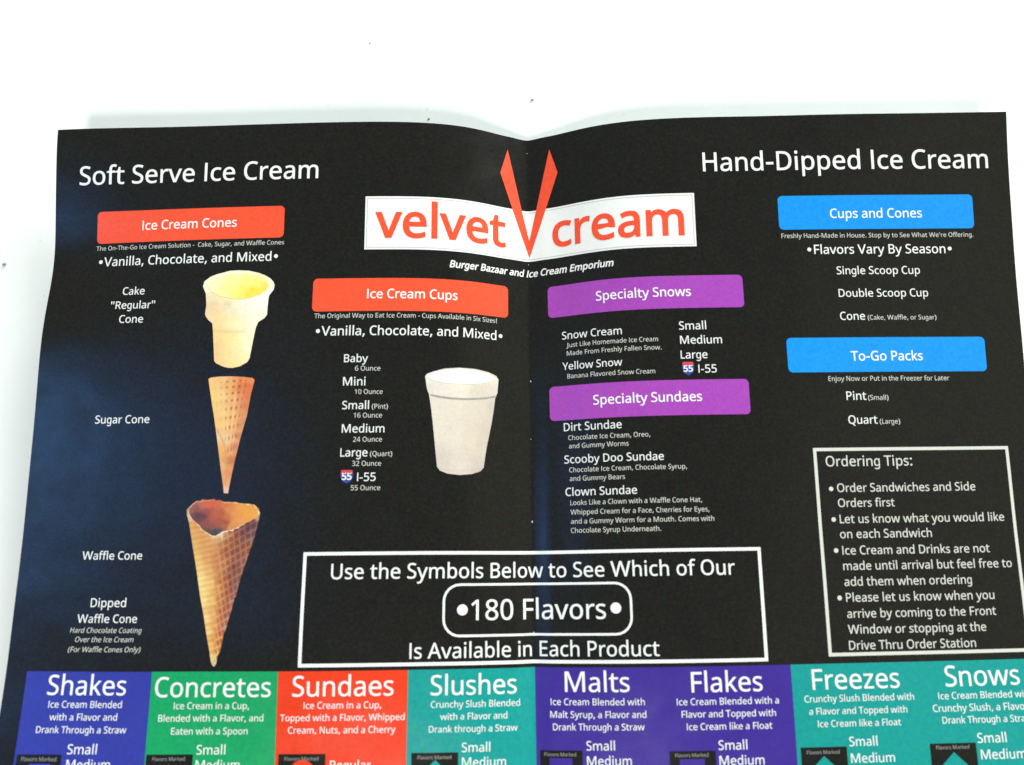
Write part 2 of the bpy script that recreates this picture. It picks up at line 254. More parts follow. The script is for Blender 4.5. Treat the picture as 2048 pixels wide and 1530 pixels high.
# ---------------------------------------------------------------- materials
def lin(c):
    return tuple((x / 255 / 12.92 if x / 255 <= 0.04045 else ((x / 255 + 0.055) / 1.055) ** 2.4) for x in c)
def new_mat(name):
    m = bpy.data.materials.new(name); m.use_nodes = True; nt = m.node_tree
    return m, nt, nt.nodes['Principled BSDF']
def print_mat(name, rgb, rough=0.24, spec=0.5, mottle=0.10, attr=None, chroma=0.0):
    """printed gloss paper: even ink with the fine mottle of a laser print and a slightly uneven gloss"""
    m, nt, b = new_mat(name); N = nt.nodes; Lk = nt.links
    tcn = N.new('ShaderNodeTexCoord')
    n1 = N.new('ShaderNodeTexNoise'); n1.inputs['Scale'].default_value = 1050; n1.inputs['Detail'].default_value = 2
    Lk.new(tcn.outputs['Object'], n1.inputs['Vector'])
    n2 = N.new('ShaderNodeTexNoise'); n2.inputs['Scale'].default_value = 90; n2.inputs['Detail'].default_value = 3
    Lk.new(tcn.outputs['Object'], n2.inputs['Vector'])
    mr = N.new('ShaderNodeMapRange'); mr.inputs[1].default_value = .3; mr.inputs[2].default_value = .7
    mr.inputs[3].default_value = 1 - mottle; mr.inputs[4].default_value = 1 + mottle
    Lk.new(n1.outputs['Fac'], mr.inputs[0])
    mul = N.new('ShaderNodeVectorMath'); mul.operation = 'SCALE'
    Lk.new(mr.outputs[0], mul.inputs['Scale'])
    if attr:
        a = N.new('ShaderNodeAttribute'); a.attribute_name = attr; Lk.new(a.outputs['Color'], mul.inputs[0])
    else:
        mul.inputs[0].default_value = rgb
    src = mul.outputs[0]
    if chroma:
        mx = N.new('ShaderNodeMix'); mx.data_type = 'RGBA'; mx.blend_type = 'MIX'; mx.inputs[0].default_value = chroma
        n3 = N.new('ShaderNodeTexNoise'); n3.inputs['Scale'].default_value = 620; n3.inputs['Detail'].default_value = 1
        Lk.new(tcn.outputs['Object'], n3.inputs['Vector'])
        m2 = N.new('ShaderNodeMix'); m2.data_type = 'RGBA'; m2.blend_type = 'MULTIPLY'; m2.inputs[0].default_value = 1
        sc = N.new('ShaderNodeVectorMath'); sc.operation = 'SCALE'; sc.inputs['Scale'].default_value = 2.0
        Lk.new(n3.outputs['Color'], sc.inputs[0])
        Lk.new(src, m2.inputs[6]); Lk.new(sc.outputs[0], m2.inputs[7])
        Lk.new(src, mx.inputs[6]); Lk.new(m2.outputs[2], mx.inputs[7]); src = mx.outputs[2]
    Lk.new(src, b.inputs['Base Color'])
    rr = N.new('ShaderNodeMapRange'); rr.inputs[3].default_value = rough - .07; rr.inputs[4].default_value = rough + .11
    Lk.new(n2.outputs['Fac'], rr.inputs[0]); Lk.new(rr.outputs[0], b.inputs['Roughness'])
    b.inputs['Specular IOR Level'].default_value = spec
    bp = N.new('ShaderNodeBump'); bp.inputs['Strength'].default_value = 0.10; bp.inputs['Distance'].default_value = 0.0002
    Lk.new(n1.outputs['Fac'], bp.inputs['Height'])
    n4 = N.new('ShaderNodeTexNoise'); n4.inputs['Scale'].default_value = 38; n4.inputs['Detail'].default_value = 1.5      # faint cockle of the sheet
    Lk.new(tcn.outputs['Object'], n4.inputs['Vector'])
    b2 = N.new('ShaderNodeBump'); b2.inputs['Strength'].default_value = 1.0; b2.inputs['Distance'].default_value = 0.0004
    Lk.new(n4.outputs['Fac'], b2.inputs['Height']); Lk.new(b2.outputs[0], bp.inputs['Normal']); Lk.new(bp.outputs[0], b.inputs['Normal'])
    return m
MATS = {}
def ink(name):
    if name not in MATS: MATS[name] = print_mat('ink_' + name, lin(INK[name]), mottle=0.02 if 'white' in name else .055, chroma=0.2 if 'white' not in name else 0.05)
    return MATS[name]
INK = dict(white=(233, 235, 231), orange=(238, 80, 46), purple=(160, 66, 174), blue=(0, 142, 230), indigo=(44, 52, 150),
           green=(0, 152, 90), red=(226, 54, 8), teal=(0, 145, 138), violet=(56, 34, 138), black=(8, 8, 7),
           grey=(150, 149, 145), shield_blue=(44, 74, 150), shield_red=(205, 70, 80), soft_white=(208, 209, 198))
BLACK = print_mat('black_gloss_print', (0.0065, 0.0062, 0.0045), rough=0.19, spec=0.38, mottle=0.45, chroma=0.9)
PAPER = print_mat('bare_paper', (0.72, 0.74, 0.72), rough=0.6, mottle=0.03)
PHOTO = print_mat('colour_picture_print', None, rough=0.24, mottle=0.03, attr='Col', chroma=0.08)

# ---------------------------------------------------------------- mesh helpers
def link(name, me, mat, parent):
    o = bpy.data.objects.new(name, me); COL.objects.link(o)
    if mat: me.materials.append(mat)
    if parent is not None: o.parent = parent
    return o
def lay_on_sheet(name, uv, faces, off, mat, parent, color=None):
    """flat print: 2-D faces in sheet millimetres laid on the bent sheet"""
    uv = np.asarray(uv, float); p, n = surface(uv[:, 0], uv[:, 1], off)
    me = bpy.data.meshes.new(name)
    fs = []
    for f in faces:
        a, b, c = (uv[i] for i in f[:3])
        cr = (b[0] - a[0]) * (c[1] - a[1]) - (b[1] - a[1]) * (c[0] - a[0])
        if abs(cr) < 1e-9: continue
        fs.append(tuple(f) if cr < 0 else tuple(reversed(f)))       # v runs down the sheet
    me.from_pydata(p.tolist(), [], fs)
    if color is not None:
        at = me.color_attributes.new('Col', 'FLOAT_COLOR', 'POINT')
        at.data.foreach_set('color', np.concatenate([color, np.ones((len(color), 1))], 1).ravel())
    me.polygons.foreach_set('use_smooth', [True] * len(me.polygons))
    me.update()
    me.normals_split_custom_set_from_vertices(n.tolist())
    return link(name, me, mat, parent)
def filled(outline, step):
    """triangles filling a closed outline, with inner points every step mm so that it can bend"""
    o = []
    n = len(outline)
    for i in range(n):
        a, b = outline[i], outline[(i + 1) % n]
        m = max(1, int(math.hypot(b[0] - a[0], b[1] - a[1]) / step))
        for k in range(m): o.append((a[0] + (b[0] - a[0]) * k / m, a[1] + (b[1] - a[1]) * k / m))
    us = [q[0] for q in o]; vs = [q[1] for q in o]
    pts = list(o); E = [(i, (i + 1) % len(o)) for i in range(len(o))]
    poly = np.array(o); q2 = np.roll(poly, -1, 0)
    gu = np.arange(min(us) + step / 2, max(us), step); gv = np.arange(min(vs) + step / 2, max(vs), step)
    for j, v in enumerate(gv):
        c = (poly[:, 1] > v) != (q2[:, 1] > v)
        xs = np.sort(poly[c, 0] + (v - poly[c, 1]) / (q2[c, 1] - poly[c, 1]) * (q2[c, 0] - poly[c, 0]))
        for u in gu + (j % 2) * step * .5:
            if np.searchsorted(xs, u) % 2 == 1 and np.min(np.hypot(poly[:, 0] - u, poly[:, 1] - v)) > step * .4:
                pts.append((u, v))
    r = delaunay_2d_cdt([Vector(p) for p in pts], E, [], 1, 1e-5)
    return [tuple(p) for p in r[0]], [tuple(f) for f in r[2]]
def round_rect(u0, v0, u1, v1, r, n=6):
    if r <= 0: return [(u0, v0), (u1, v0), (u1, v1), (u0, v1)]
    out = []
    for cu, cv, a0 in ((u1 - r, v0 + r, -90), (u1 - r, v1 - r, 0), (u0 + r, v1 - r, 90), (u0 + r, v0 + r, 180)):
        for k in range(n + 1):
            a = math.radians(a0 + 90 * k / n); out.append((cu + r * math.cos(a), cv + r * math.sin(a)))
    return out
def shape(name, outline, off, mat, parent, step=3.0):
    pts, fs = filled(outline, step); return lay_on_sheet(name, pts, fs, off, mat, parent)
def ring(name, u0, v0, u1, v1, r, w, off, mat, parent, step=2.5):
    a = round_rect(u0, v0, u1, v1, r); b = round_rect(u0 + w, v0 + w, u1 - w, v1 - w, max(r - w, 0), 6) if r > 0 else round_rect(u0 + w, v0 + w, u1 - w, v1 - w, 0)
    A, B = [], []
    n = len(a)
    for i in range(n):
        m = max(1, int(math.hypot(a[(i + 1) % n][0] - a[i][0], a[(i + 1) % n][1] - a[i][1]) / step))
        for k in range(m):
            for S, s in ((A, a), (B, b)):
                S.append((s[i][0] + (s[(i + 1) % n][0] - s[i][0]) * k / m, s[i][1] + (s[(i + 1) % n][1] - s[i][1]) * k / m))
    m = len(A)
    return lay_on_sheet(name, A + B, [(i, (i + 1) % m, m + (i + 1) % m, m + i) for i in range(m)], off, mat, parent)

# ---------------------------------------------------------------- lettering: outlines of a humanist sans serif, 1000 units to the em
GLYPHS = """ |226|
a|479|184,-9 127,0 80,25 50,68 39,129 53,191 93,236 161,266 259,278 336,280 336,308 330,357 312,389 282,406 242,411 173,400 113,376 90,433 161,461 246,473 319,464 370,436 400,387 410,317 410,0 355,0 341,66 337,66 307,33 275,10 235,-4|201,53 254,61 297,85 326,127 336,186 336,227 268,225 196,216 150,197 125,168 117,128 123,95 140,71 167,57
b|525|290,-9 241,-4 202,11 171,33 148,59 142,59 126,0 73,0 73,685 148,685 148,503 147,444 144,403 148,403 171,431 202,453 241,468 290,473 367,458 427,413 465,337 478,233 465,128 426,52 366,7|278,55 332,66 370,101 393,157 401,233 387,331 346,390 277,410 215,399 176,367 155,313 148,235 155,156 176,100 215,66
c|423|264,-9 205,-2 153,16 109,49 76,95 55,155 48,230 56,308 78,370 112,416 156,449 210,467 270,474 339,466 394,449 370,385 321,400 268,407 190,387 144,329 129,231 137,157 163,102 205,68 263,57 332,65 386,84 386,16 333,-2
d|525|235,-9 158,6 98,52 60,127 47,232 60,337 99,413 159,458 236,474 284,469 322,454 378,405 383,405 380,439 378,474 378,685 453,685 453,0 392,0 381,62 354,35 323,12 284,-4|247,55 309,65 349,95 371,146 378,217 378,231 371,307 350,364 310,399 246,410 193,398 155,361 132,304 125,230 132,156 155,101 193,66
e|498|276,-9 213,-2 157,18 112,52 77,98 56,158 49,229 55,300 75,360 106,408 148,444 199,466 258,474 314,467 362,448 401,416 429,374 447,323 453,264 453,218 129,218 140,148 170,98 217,67 280,56 359,65 431,89 431,22 360,-1|131,279 371,279 364,332 344,374 308,402 257,411 207,402 169,376 143,334
f|305|97,0 97,406 13,406 13,442 97,468 97,499 107,586 138,646 186,679 251,690 303,685 343,673 323,605 290,615 252,620 218,612 194,591 180,553 175,500 175,465 295,465 295,406 175,406 175,0
g|471|222,-216 140,-209 74,-186 74,-113 142,-141 226,-151 273,-141 309,-114 332,-71 339,-14 339,4 340,34 341,62 306,23 263,-1 211,-9 140,7 87,55 53,131 42,232 53,331 87,408 140,457 210,474 249,469 284,456 314,434 339,403 343,403 352,465 406,465 406,-8 394,-99 361,-164 304,-203|221,54 275,63 312,92 333,141 340,213 340,232 333,314 311,368 273,399 220,410 174,398 140,363 119,307 112,231 119,155 140,99 174,65
h|525|72,0 72,685 147,685 147,466 143,401 148,401 174,432 208,455 247,468 290,473 363,463 415,433 446,380 457,303 457,0 383,0 383,298 371,360 337,397 281,410 216,399 176,366 154,312 147,240 147,0
i|229|116,553 83,566 73,584 69,608 73,632 83,650 116,663 147,650 158,632 161,608 158,584 147,566|76,0 76,465 154,465 154,0
j|239|121,553 86,566 76,584 72,608 76,632 86,650 121,663 153,650 164,632 168,608 164,584 153,566|20,-216 -20,-213 -51,-206 -51,-142 -22,-148 10,-151 37,-147 59,-135 74,-112 79,-75 79,465 160,465 160,-72 152,-132 127,-178 84,-207
k|455|72,0 72,685 146,685 146,315 146,279 143,239 162,259 183,286 201,308 346,465 434,465 249,266 447,0 357,0 198,217 146,171 146,0
l|229|76,0 76,685 154,685 154,0
m|799|73,0 73,465 133,465 144,402 149,402 174,434 206,456 244,469 284,474 347,465 394,439 424,396 428,396 455,430 491,455 532,469 575,474 643,464 691,433 720,381 730,303 730,0 655,0 655,299 645,361 614,397 562,410 505,400 467,371 445,323 438,257 438,0 364,0 364,299 354,361 322,397 270,410 211,399 174,366 154,313 148,241 148,0
n|525|72,0 72,465 133,465 144,402 148,402 174,434 209,456 249,469 292,474 363,464 415,433 446,381 457,303 457,0 383,0 383,298 371,360 337,397 281,410 217,399 176,366 154,313 147,241 147,0
o|527|262,-9 204,-2 152,20 109,54 76,102 55,162 48,233 63,336 106,411 175,458 265,474 325,467 377,446 420,411 453,364 473,305 480,233 466,131 421,55 352,7|264,55 325,67 368,103 393,160 401,233 393,307 368,363 325,398 263,410 202,398 160,363 135,307 127,233 135,160 160,103 202,67
p|525|73,-216 73,465 134,465 144,402 148,402 171,430 202,453 240,469 290,474 367,459 427,414 465,339 478,233 465,129 427,53 367,7 290,-9 241,-4 202,12 148,59 143,59 146,22 148,-18 148,-216|278,55 317,61 347,78 371,106 387,142 401,234 393,306 370,362 332,398 277,410 217,400 178,370 156,319 148,248 148,233 155,157 176,101 215,66
q|525|378,-216 378,-10 378,27 382,62 377,62 353,35 322,12 283,-4 233,-9 158,6 99,52 60,127 47,232 60,337 100,413 160,458 236,474 285,469 324,453 355,430 378,402 382,402 393,465 453,465 453,-216|248,55 308,65 348,94 370,144 378,215 378,231 371,309 349,365 309,399 246,410 192,398 155,361 132,304 125,230 132,157 155,101 193,66
r|349|72,0 72,465 133,465 141,380 169,416 201,446 239,467 283,474 310,472 336,469 327,398 303,403 278,404 244,399 213,385 185,361 164,330 151,292 146,248 146,0
s|391|180,-9 101,-1 42,21 42,90 106,65 181,53 228,58 260,72 279,93 285,121 276,153 244,180 177,212 105,246 58,288 46,316 42,351 53,403 87,442 139,466 206,474 280,466 345,443 321,382 263,403 201,411 162,407 134,396 116,378 110,355 121,322 156,296 223,266 294,232 339,190 350,162 354,128 343,69 307,26 251,0
t|335|231,-9 159,4 129,21 106,48 90,85 85,135 85,406 15,406 15,443 86,473 119,586 167,586 167,465 311,465 311,406 167,406 167,137 172,100 189,74 214,59 245,54 283,57 315,63 315,5 277,-5
u|525|233,-9 161,1 109,32 78,84 67,161 67,465 143,465 143,166 154,104 188,67 244,55 308,66 349,98 371,151 378,223 378,465 453,465 453,0 392,0 381,62 377,62 351,30 316,8 276,-5
v|452|180,0 0,465 84,465 185,191 200,148 214,104 223,68 227,68 237,104 252,149 267,191 368,465 452,465 270,0
w|715|144,1 10,466 93,466 160,218 179,142 192,79 196,79 204,115 216,161 228,204 315,466 402,466 486,204 505,140 518,80 522,80 534,140 555,218 623,466 705,466 569,1 476,1 392,263 372,333 358,386 343,333 322,262 235,1
x|433|15,0 174,238 22,465 104,465 217,290 329,465 410,465 259,238 418,0 336,0 217,186 96,0
y|453|75,-216 37,-214 10,-209 10,-146 33,-150 62,-152 99,-146 128,-128 150,-101 168,-66 193,-2 1,465 84,465 187,200 211,134 227,74 231,74 247,131 272,201 368,465 453,465 248,-67 219,-128 183,-176 136,-206
z|395|33,0 33,50 275,406 47,406 47,465 356,465 356,408 118,59 362,59 362,0
A|579|0,0 253,647 326,647 578,0 493,0 416,199 159,199 82,0|187,271 391,271 319,466 310,492 297,532 288,563 273,508 260,466
B|544|81,0 81,644 252,644 350,635 421,608 464,560 479,484 471,432 449,390 414,359 365,342 365,337 433,314 460,293 481,265 494,229 499,183 485,106 443,48 377,12 291,0|156,370 267,370 332,376 372,396 394,429 401,475 392,521 366,552 321,569 255,575 156,575|156,69 277,69 344,77 387,102 411,140 418,189 410,235 386,271 341,294 271,302 156,302
C|533|328,-9 244,1 175,32 121,81 82,147 59,228 51,323 60,415 85,495 126,561 183,611 255,643 341,653 430,644 507,615 477,547 415,571 340,582 280,574 229,551 187,512 146,430 132,322 145,215 183,132 224,93 276,70 339,62 414,69 483,87 483,17 414,-3
D|615|82,0 82,644 267,644 352,635 425,608 484,563 528,502 555,424 564,328 555,228 527,147 481,83 418,37 341,9 249,0|158,69 239,69 327,80 396,110 445,162 474,233 484,326 477,404 457,467 424,515 353,560 256,575 158,575
E|488|85,0 85,644 436,644 436,573 164,573 164,372 420,372 420,301 164,301 164,71 436,71 436,0
F|459|86,0 86,644 439,644 439,573 166,573 166,345 422,345 422,273 166,273 166,0
G|631|349,-9 261,1 187,31 129,80 87,146 61,227 53,322 62,416 91,497 137,563 201,612 280,643 373,653 472,643 558,615 529,545 455,571 369,582 301,574 243,551 196,512 150,430 134,322 140,250 158,186 189,134 233,94 292,70 367,61 437,66 489,77 489,268 353,268 353,340 567,340 567,24 465,-1
H|623|82,0 82,644 157,644 157,372 465,372 465,644 541,644 541,0 465,0 465,300 157,300 157,0
I|252|30,0 30,47 92,64 92,579 30,597 30,644 221,644 221,597 159,579 159,64 221,47 221,0
J|319|-5,-171 -54,-168 -91,-160 -91,-91 -51,-97 -7,-100 48,-91 91,-60 107,4 107,644 213,644 213,10 198,-71 153,-127 84,-160
K|520|81,0 81,644 157,644 157,327 209,388 260,449 422,644 510,644 273,363 520,0 431,0 218,308 157,250 157,0
L|420|78,0 78,644 150,644 150,72 400,72 400,0
M|855|91,0 91,644 217,644 424,116 428,116 639,644 764,644 764,0 680,0 680,396 682,489 686,564 682,564 458,0 388,0 167,565 163,565 168,489 170,391 170,0
N|646|82,0 82,644 171,644 494,111 498,111 496,154 493,217 492,281 492,644 563,644 563,0 474,0 149,535 151,456 153,360 153,0
O|662|331,-9 245,1 175,32 121,82 82,149 59,230 52,324 59,417 82,497 121,563 175,612 246,644 332,654 416,644 485,613 539,563 579,497 602,417 610,323 602,229 579,148 539,82 485,32 416,1|331,61 394,69 445,92 482,131 518,214 530,323 518,431 482,514 445,552 395,575 332,583 270,575 219,552 181,514 144,431 132,323 144,214 181,131 219,92 269,69
P|517|83,0 83,644 244,644 348,632 418,594 459,535 473,455 467,403 450,355 420,313 374,280 312,258 230,251 160,251 160,0|160,320 221,320 297,328 351,350 383,390 394,451 384,505 356,544 308,567 237,575 160,575
Q|673|477,-153 358,-8 346,-9 337,-9 249,1 178,32 123,82 84,149 60,230 53,324 60,417 84,497 123,563 178,612 250,644 338,654 423,644 493,613 548,563 588,497 612,417 620,323 609,214 575,122 519,52 441,7 588,-153|337,61 401,69 452,92 490,131 526,214 538,323 526,431 490,514 452,552 401,575 338,583 274,575 223,552 184,514 147,431 134,323 147,214 184,131 222,92 273,69
R|543|85,0 85,644 257,644 358,633 428,598 470,541 484,461 479,414 465,375 444,344 419,321 359,289 530,0 438,0 287,266 163,266 163,0|163,335 257,335 322,342 368,366 394,404 402,457 393,511 366,547 319,567 252,574 163,574
S|459|207,-9 114,-1 43,22 43,99 118,73 210,61 269,68 311,89 336,122 345,165 332,218 289,258 204,298 137,331 89,371 60,422 50,489 56,537 74,577 103,609 142,633 188,648 241,653 331,643 406,617 382,547 315,572 239,582 190,575 155,556 133,526 126,488 139,434 180,395 257,358 346,313 378,287 401,256 415,218 420,172 406,96 362,39 295,3
T|487|204,0 204,573 9,573 9,644 478,644 478,573 283,573 283,0
U|642|318,-9 246,-2 187,20 140,56 94,132 79,229 79,644 158,644 158,226 168,157 199,105 250,72 322,61 396,73 445,108 474,161 484,227 484,644 562,644 562,227 555,164 535,107 502,59 455,22 394,-1
V|567|241,0 0,644 89,644 241,231 267,156 284,90 301,157 326,233 478,644 567,644 326,0
W|890|192,0 11,644 101,644 208,251 227,170 240,97 254,174 276,255 397,644 486,644 611,253 634,170 649,97 662,170 682,252 787,644 877,644 695,0 608,0 475,422 460,474 448,521 441,549 431,499 408,419 279,0
X|519|4,0 213,336 17,644 105,644 260,391 416,644 500,644 305,337 516,0 425,0 258,280 88,0
Y|487|205,0 205,246 0,644 84,644 244,327 404,644 487,644 282,250 282,0
Z|468|31,0 31,61 339,572 41,572 41,644 428,644 428,583 120,72 436,72 436,0
,|250|38,-116 65,-4 85,105 172,105 179,95 144,-10 99,-116
.|252|125,-13 85,2 72,21 68,49 72,77 85,96 125,109 167,96 180,77 185,49 180,21 167,2
-|306|38,207 38,277 268,277 268,207
:|268|133,373 90,388 76,407 72,435 76,464 90,483 133,496 177,483 191,464 196,435 191,407 177,388|133,-13 90,2 76,21 72,49 76,77 90,96 133,109 177,96 191,77 196,49 191,21 177,2
(|303|189,-143 122,-58 76,37 49,140 40,247 49,355 76,460 122,557 189,644 273,644 211,555 166,457 139,354 130,248 139,144 166,43 211,-54 272,-143
)|303|31,-143 93,-54 137,43 164,144 173,248 164,354 137,457 92,555 30,644 114,644 181,557 227,460 254,355 263,247 254,140 227,37 181,-58 114,-143
"|401|263,411 244,644 337,644 317,411|84,411 64,644 157,644 138,411
'|221|83,411 64,644 157,644 137,411
!|326|128,181 98,644 228,644 197,181|162,-13 109,2 93,21 87,49 93,77 109,96 162,109 215,96 232,77 237,49 232,21 215,2
0|507|253,-9 187,1 135,30 94,79 56,184 43,323 49,420 64,501 91,567 131,615 185,644 253,654 317,644 370,615 411,567 450,462 463,323 458,227 442,145 415,79 375,31 321,1|253,59 313,75 354,124 377,206 385,323 377,438 354,520 313,570 253,586 191,570 151,520 129,438 121,323 129,207 151,124 191,75
1|507|238,0 238,450 239,512 242,561 216,537 187,511 120,455 79,509 250,644 315,644 315,0
2|507|43,0 43,66 208,236 289,323 338,397 351,436 355,477 348,524 324,558 289,578 244,585 200,581 163,569 91,524 50,577 135,631 186,647 244,653 323,642 384,607 422,553 435,482 430,433 415,387 358,300 273,208 141,76 141,72 461,72 461,0
3|507|214,-9 121,-1 40,26 40,100 126,69 214,58 288,66 337,92 365,132 375,185 363,237 328,272 272,292 198,299 136,299 136,366 198,366 267,375 317,400 347,438 357,488 349,530 326,561 290,580 242,586 194,582 154,571 82,532 43,586 127,633 181,648 241,653 328,642 389,608 425,557 437,493 428,435 401,390 360,358 306,339 372,319 419,287 447,241 456,183 450,130 431,83 398,45 351,15 290,-3
4|507|322,0 322,146 19,146 19,214 316,648 397,648 397,217 489,217 489,146 397,146 397,0|95,217 322,217 322,420 323,500 326,563 305,526 284,492
5|507|220,-9 128,0 56,26 56,101 133,70 221,59 284,67 334,92 366,136 377,198 367,253 338,294 289,320 218,328 161,324 110,315 71,340 95,644 412,644 412,572 161,572 146,385 187,391 244,395 331,383 399,345 442,286 456,206 441,116 394,48 319,5
6|507|264,-9 207,-1 155,22 111,60 78,115 56,187 49,275 61,412 78,476 104,534 142,583 192,621 257,645 338,653 380,651 416,645 416,577 381,585 340,588 284,583 238,567 202,543 174,511 154,472 140,428 127,327 132,327 156,357 189,381 230,398 282,403 356,390 415,352 453,291 465,207 452,117 411,49 347,5|263,58 314,67 354,94 379,141 388,207 380,262 358,305 319,332 266,341 227,337 193,323 166,303 145,279 132,251 128,223 143,146 161,111 188,83 222,64
7|507|121,0 380,572 39,572 39,644 463,644 463,583 206,0
8|507|255,-9 165,2 98,37 57,91 43,164 48,205 62,241 110,297 175,336 132,366 96,402 72,445 64,500 70,545 89,583 118,613 156,635 201,649 253,653 328,643 389,613 429,565 442,499 438,462 426,431 382,380 322,341 393,298 443,243 458,208 463,167 448,94 406,38 340,3|256,372 334,419 357,453 365,496 357,536 334,565 298,583 252,589 207,583 171,565 148,536 140,496 144,465 156,440 198,402|253,54 310,62 352,85 378,121 386,166 377,209 350,244 308,273 253,299 239,304 188,277 150,246 127,209 120,163 128,120 152,85 194,62
9|507|170,-9 129,-7 90,0 90,68 168,56 225,61 271,77 307,101 335,133 356,172 369,216 382,316 377,316 353,287 320,263 278,246 226,241 152,254 94,292 57,353 44,436 51,499 70,552 100,595 140,627 189,646 246,653 304,645 355,622 399,583 432,528 454,457 461,369 449,232 432,168 405,110 368,61 317,23 252,-1|243,303 282,307 316,321 344,341 365,365 378,393 382,421 367,498 348,533 322,561 288,580 246,586 196,577 156,549 130,503 121,437 129,381 151,339 189,312"""
G = {}
for line in GLYPHS.split('\n'):
    ch, adv, *cs = line.split('|')
    G[ch] = (int(adv), [[tuple(map(int, q.split(','))) for q in c.split(' ')] for c in cs if c])
G['I'] = (252, [[(88, 0), (164, 0), (164, 644), (88, 644)]])
G['•'] = (498, [[(249 + 132 * math.cos(a * math.pi / 8), 318 + 132 * math.sin(a * math.pi / 8)) for a in range(16)]])
def area2(c): return sum(c[i][0] * c[(i + 1) % len(c)][1] - c[(i + 1) % len(c)][0] * c[i][1] for i in range(len(c)))
_cache = {}
def glyph_mesh(ch, bold):
    k = (ch, bold)
    if k not in _cache:
        cs = G[ch][1]; out = []
        if cs:
            sgn = 1 if area2(max(cs, key=lambda c: abs(area2(c)))) > 0 else -1
            for c in cs:
                n = len(c); r = []
                for i in range(n):
                    x0, y0 = c[i - 1]; x1, y1 = c[i]; x2, y2 = c[(i + 1) % n]
                    a = Vector((y1 - y0, x0 - x1)).normalized(); b = Vector((y2 - y1, x1 - x2)).normalized()
                    m = a + b
                    m = m / max(m.length_squared / 2, .6) if m.length > 1e-6 else a
                    r.append((x1 + m.x * bold * sgn, y1 + m.y * bold * sgn))
                out.append(r)
        flat = [p for c in out for p in c]
        tris = []
        if out:
            E = []; b0 = 0
            for c in out: E += [(b0 + i, b0 + (i + 1) % len(c)) for i in range(len(c))]; b0 += len(c)
            rr = delaunay_2d_cdt([Vector(q) for q in flat], E, [], 1, 1e-4)
            segs = np.array([(flat[a][0], flat[a][1], flat[b][0], flat[b][1]) for a, b in E])
            flat = [tuple(q) for q in rr[0]]
            for f in rr[2]:
                cx = sum(flat[i][0] for i in f) / 3; cy = sum(flat[i][1] for i in f) / 3
                up = (segs[:, 1] <= cy) & (segs[:, 3] > cy); dn = (segs[:, 3] <= cy) & (segs[:, 1] > cy)
                side = (segs[:, 2] - segs[:, 0]) * (cy - segs[:, 1]) - (cx - segs[:, 0]) * (segs[:, 3] - segs[:, 1])
                wind = np.sum(up & (side > 0)) - np.sum(dn & (side < 0))
                if wind != 0: tris.append(tuple(f))
        _cache[k] = (flat, tris)
    return _cache[k]
def text_line(name, text, u0, v0, u1, v1, style, off, mat, parent):
    bold = 0 if 'd' in style else 4; italic = 'i' in style
    if 'b' in style: bold = int(style.split('b')[1]) + 2
    pen = 0; pts = []; fs = []
    for ch in text:
        p, t = glyph_mesh(ch, bold); k = len(pts)
        pts += [(x + pen + (y * .19 if italic else 0), y) for x, y in p]; fs += [tuple(i + k for i in f) for f in t]
        pen += G[ch][0]
    xs = [p[0] for p in pts]; x0, x1 = min(xs), max(xs); s = (u1 - u0) / (x1 - x0)
    v = (v0 + v1) / 2
    uv = [(u0 + (x - x0) * s, v - y * s) for x, y in pts]
    o = lay_on_sheet(name, uv, fs, off, mat, parent)
    return o

# ---------------------------------------------------------------- the table
def noise_white():
    m, nt, b = new_mat('white_laminate'); N = nt.nodes; Lk = nt.links
    tcn = N.new('ShaderNodeTexCoord')
    n1 = N.new('ShaderNodeTexNoise'); n1.inputs['Scale'].default_value = 18; n1.inputs['Detail'].default_value = 8; n1.inputs['Roughness'].default_value = .7
    Lk.new(tcn.outputs['Object'], n1.inputs['Vector'])
    cr = N.new('ShaderNodeValToRGB'); cr.color_ramp.elements[0].position = .3; cr.color_ramp.elements[0].color = (.80, .825, .79, 1)
    cr.color_ramp.elements[1].position = .62; cr.color_ramp.elements[1].color = (.83, .86, .82, 1)
    Lk.new(n1.outputs['Fac'], cr.inputs[0])
    vo = N.new('ShaderNodeTexVoronoi'); vo.inputs['Scale'].default_value = 210; Lk.new(tcn.outputs['Object'], vo.inputs['Vector'])
    lt = N.new('ShaderNodeMath'); lt.operation = 'LESS_THAN'; lt.inputs[1].default_value = .13; Lk.new(vo.outputs['Distance'], lt.inputs[0])
    sp = N.new('ShaderNodeSeparateColor'); Lk.new(vo.outputs['Color'], sp.inputs[0])
    g2 = N.new('ShaderNodeMath'); g2.operation = 'GREATER_THAN'; g2.inputs[1].default_value = .8; Lk.new(sp.outputs[0], g2.inputs[0])
    ml = N.new('ShaderNodeMath'); ml.operation = 'MULTIPLY'; Lk.new(lt.outputs[0], ml.inputs[0]); Lk.new(g2.outputs[0], ml.inputs[1])
    m3 = N.new('ShaderNodeMath'); m3.operation = 'MULTIPLY'; m3.inputs[1].default_value = .3; Lk.new(ml.outputs[0], m3.inputs[0])
    mx = N.new('ShaderNodeMix'); mx.data_type = 'RGBA'; Lk.new(m3.outputs[0], mx.inputs[0]); Lk.new(cr.outputs[0], mx.inputs[6]); mx.inputs[7].default_value = (.52, .5, .44, 1)
    Lk.new(mx.outputs[2], b.inputs['Base Color']); b.inputs['Roughness'].default_value = .45; b.inputs['Specular IOR Level'].default_value = .35
    return m
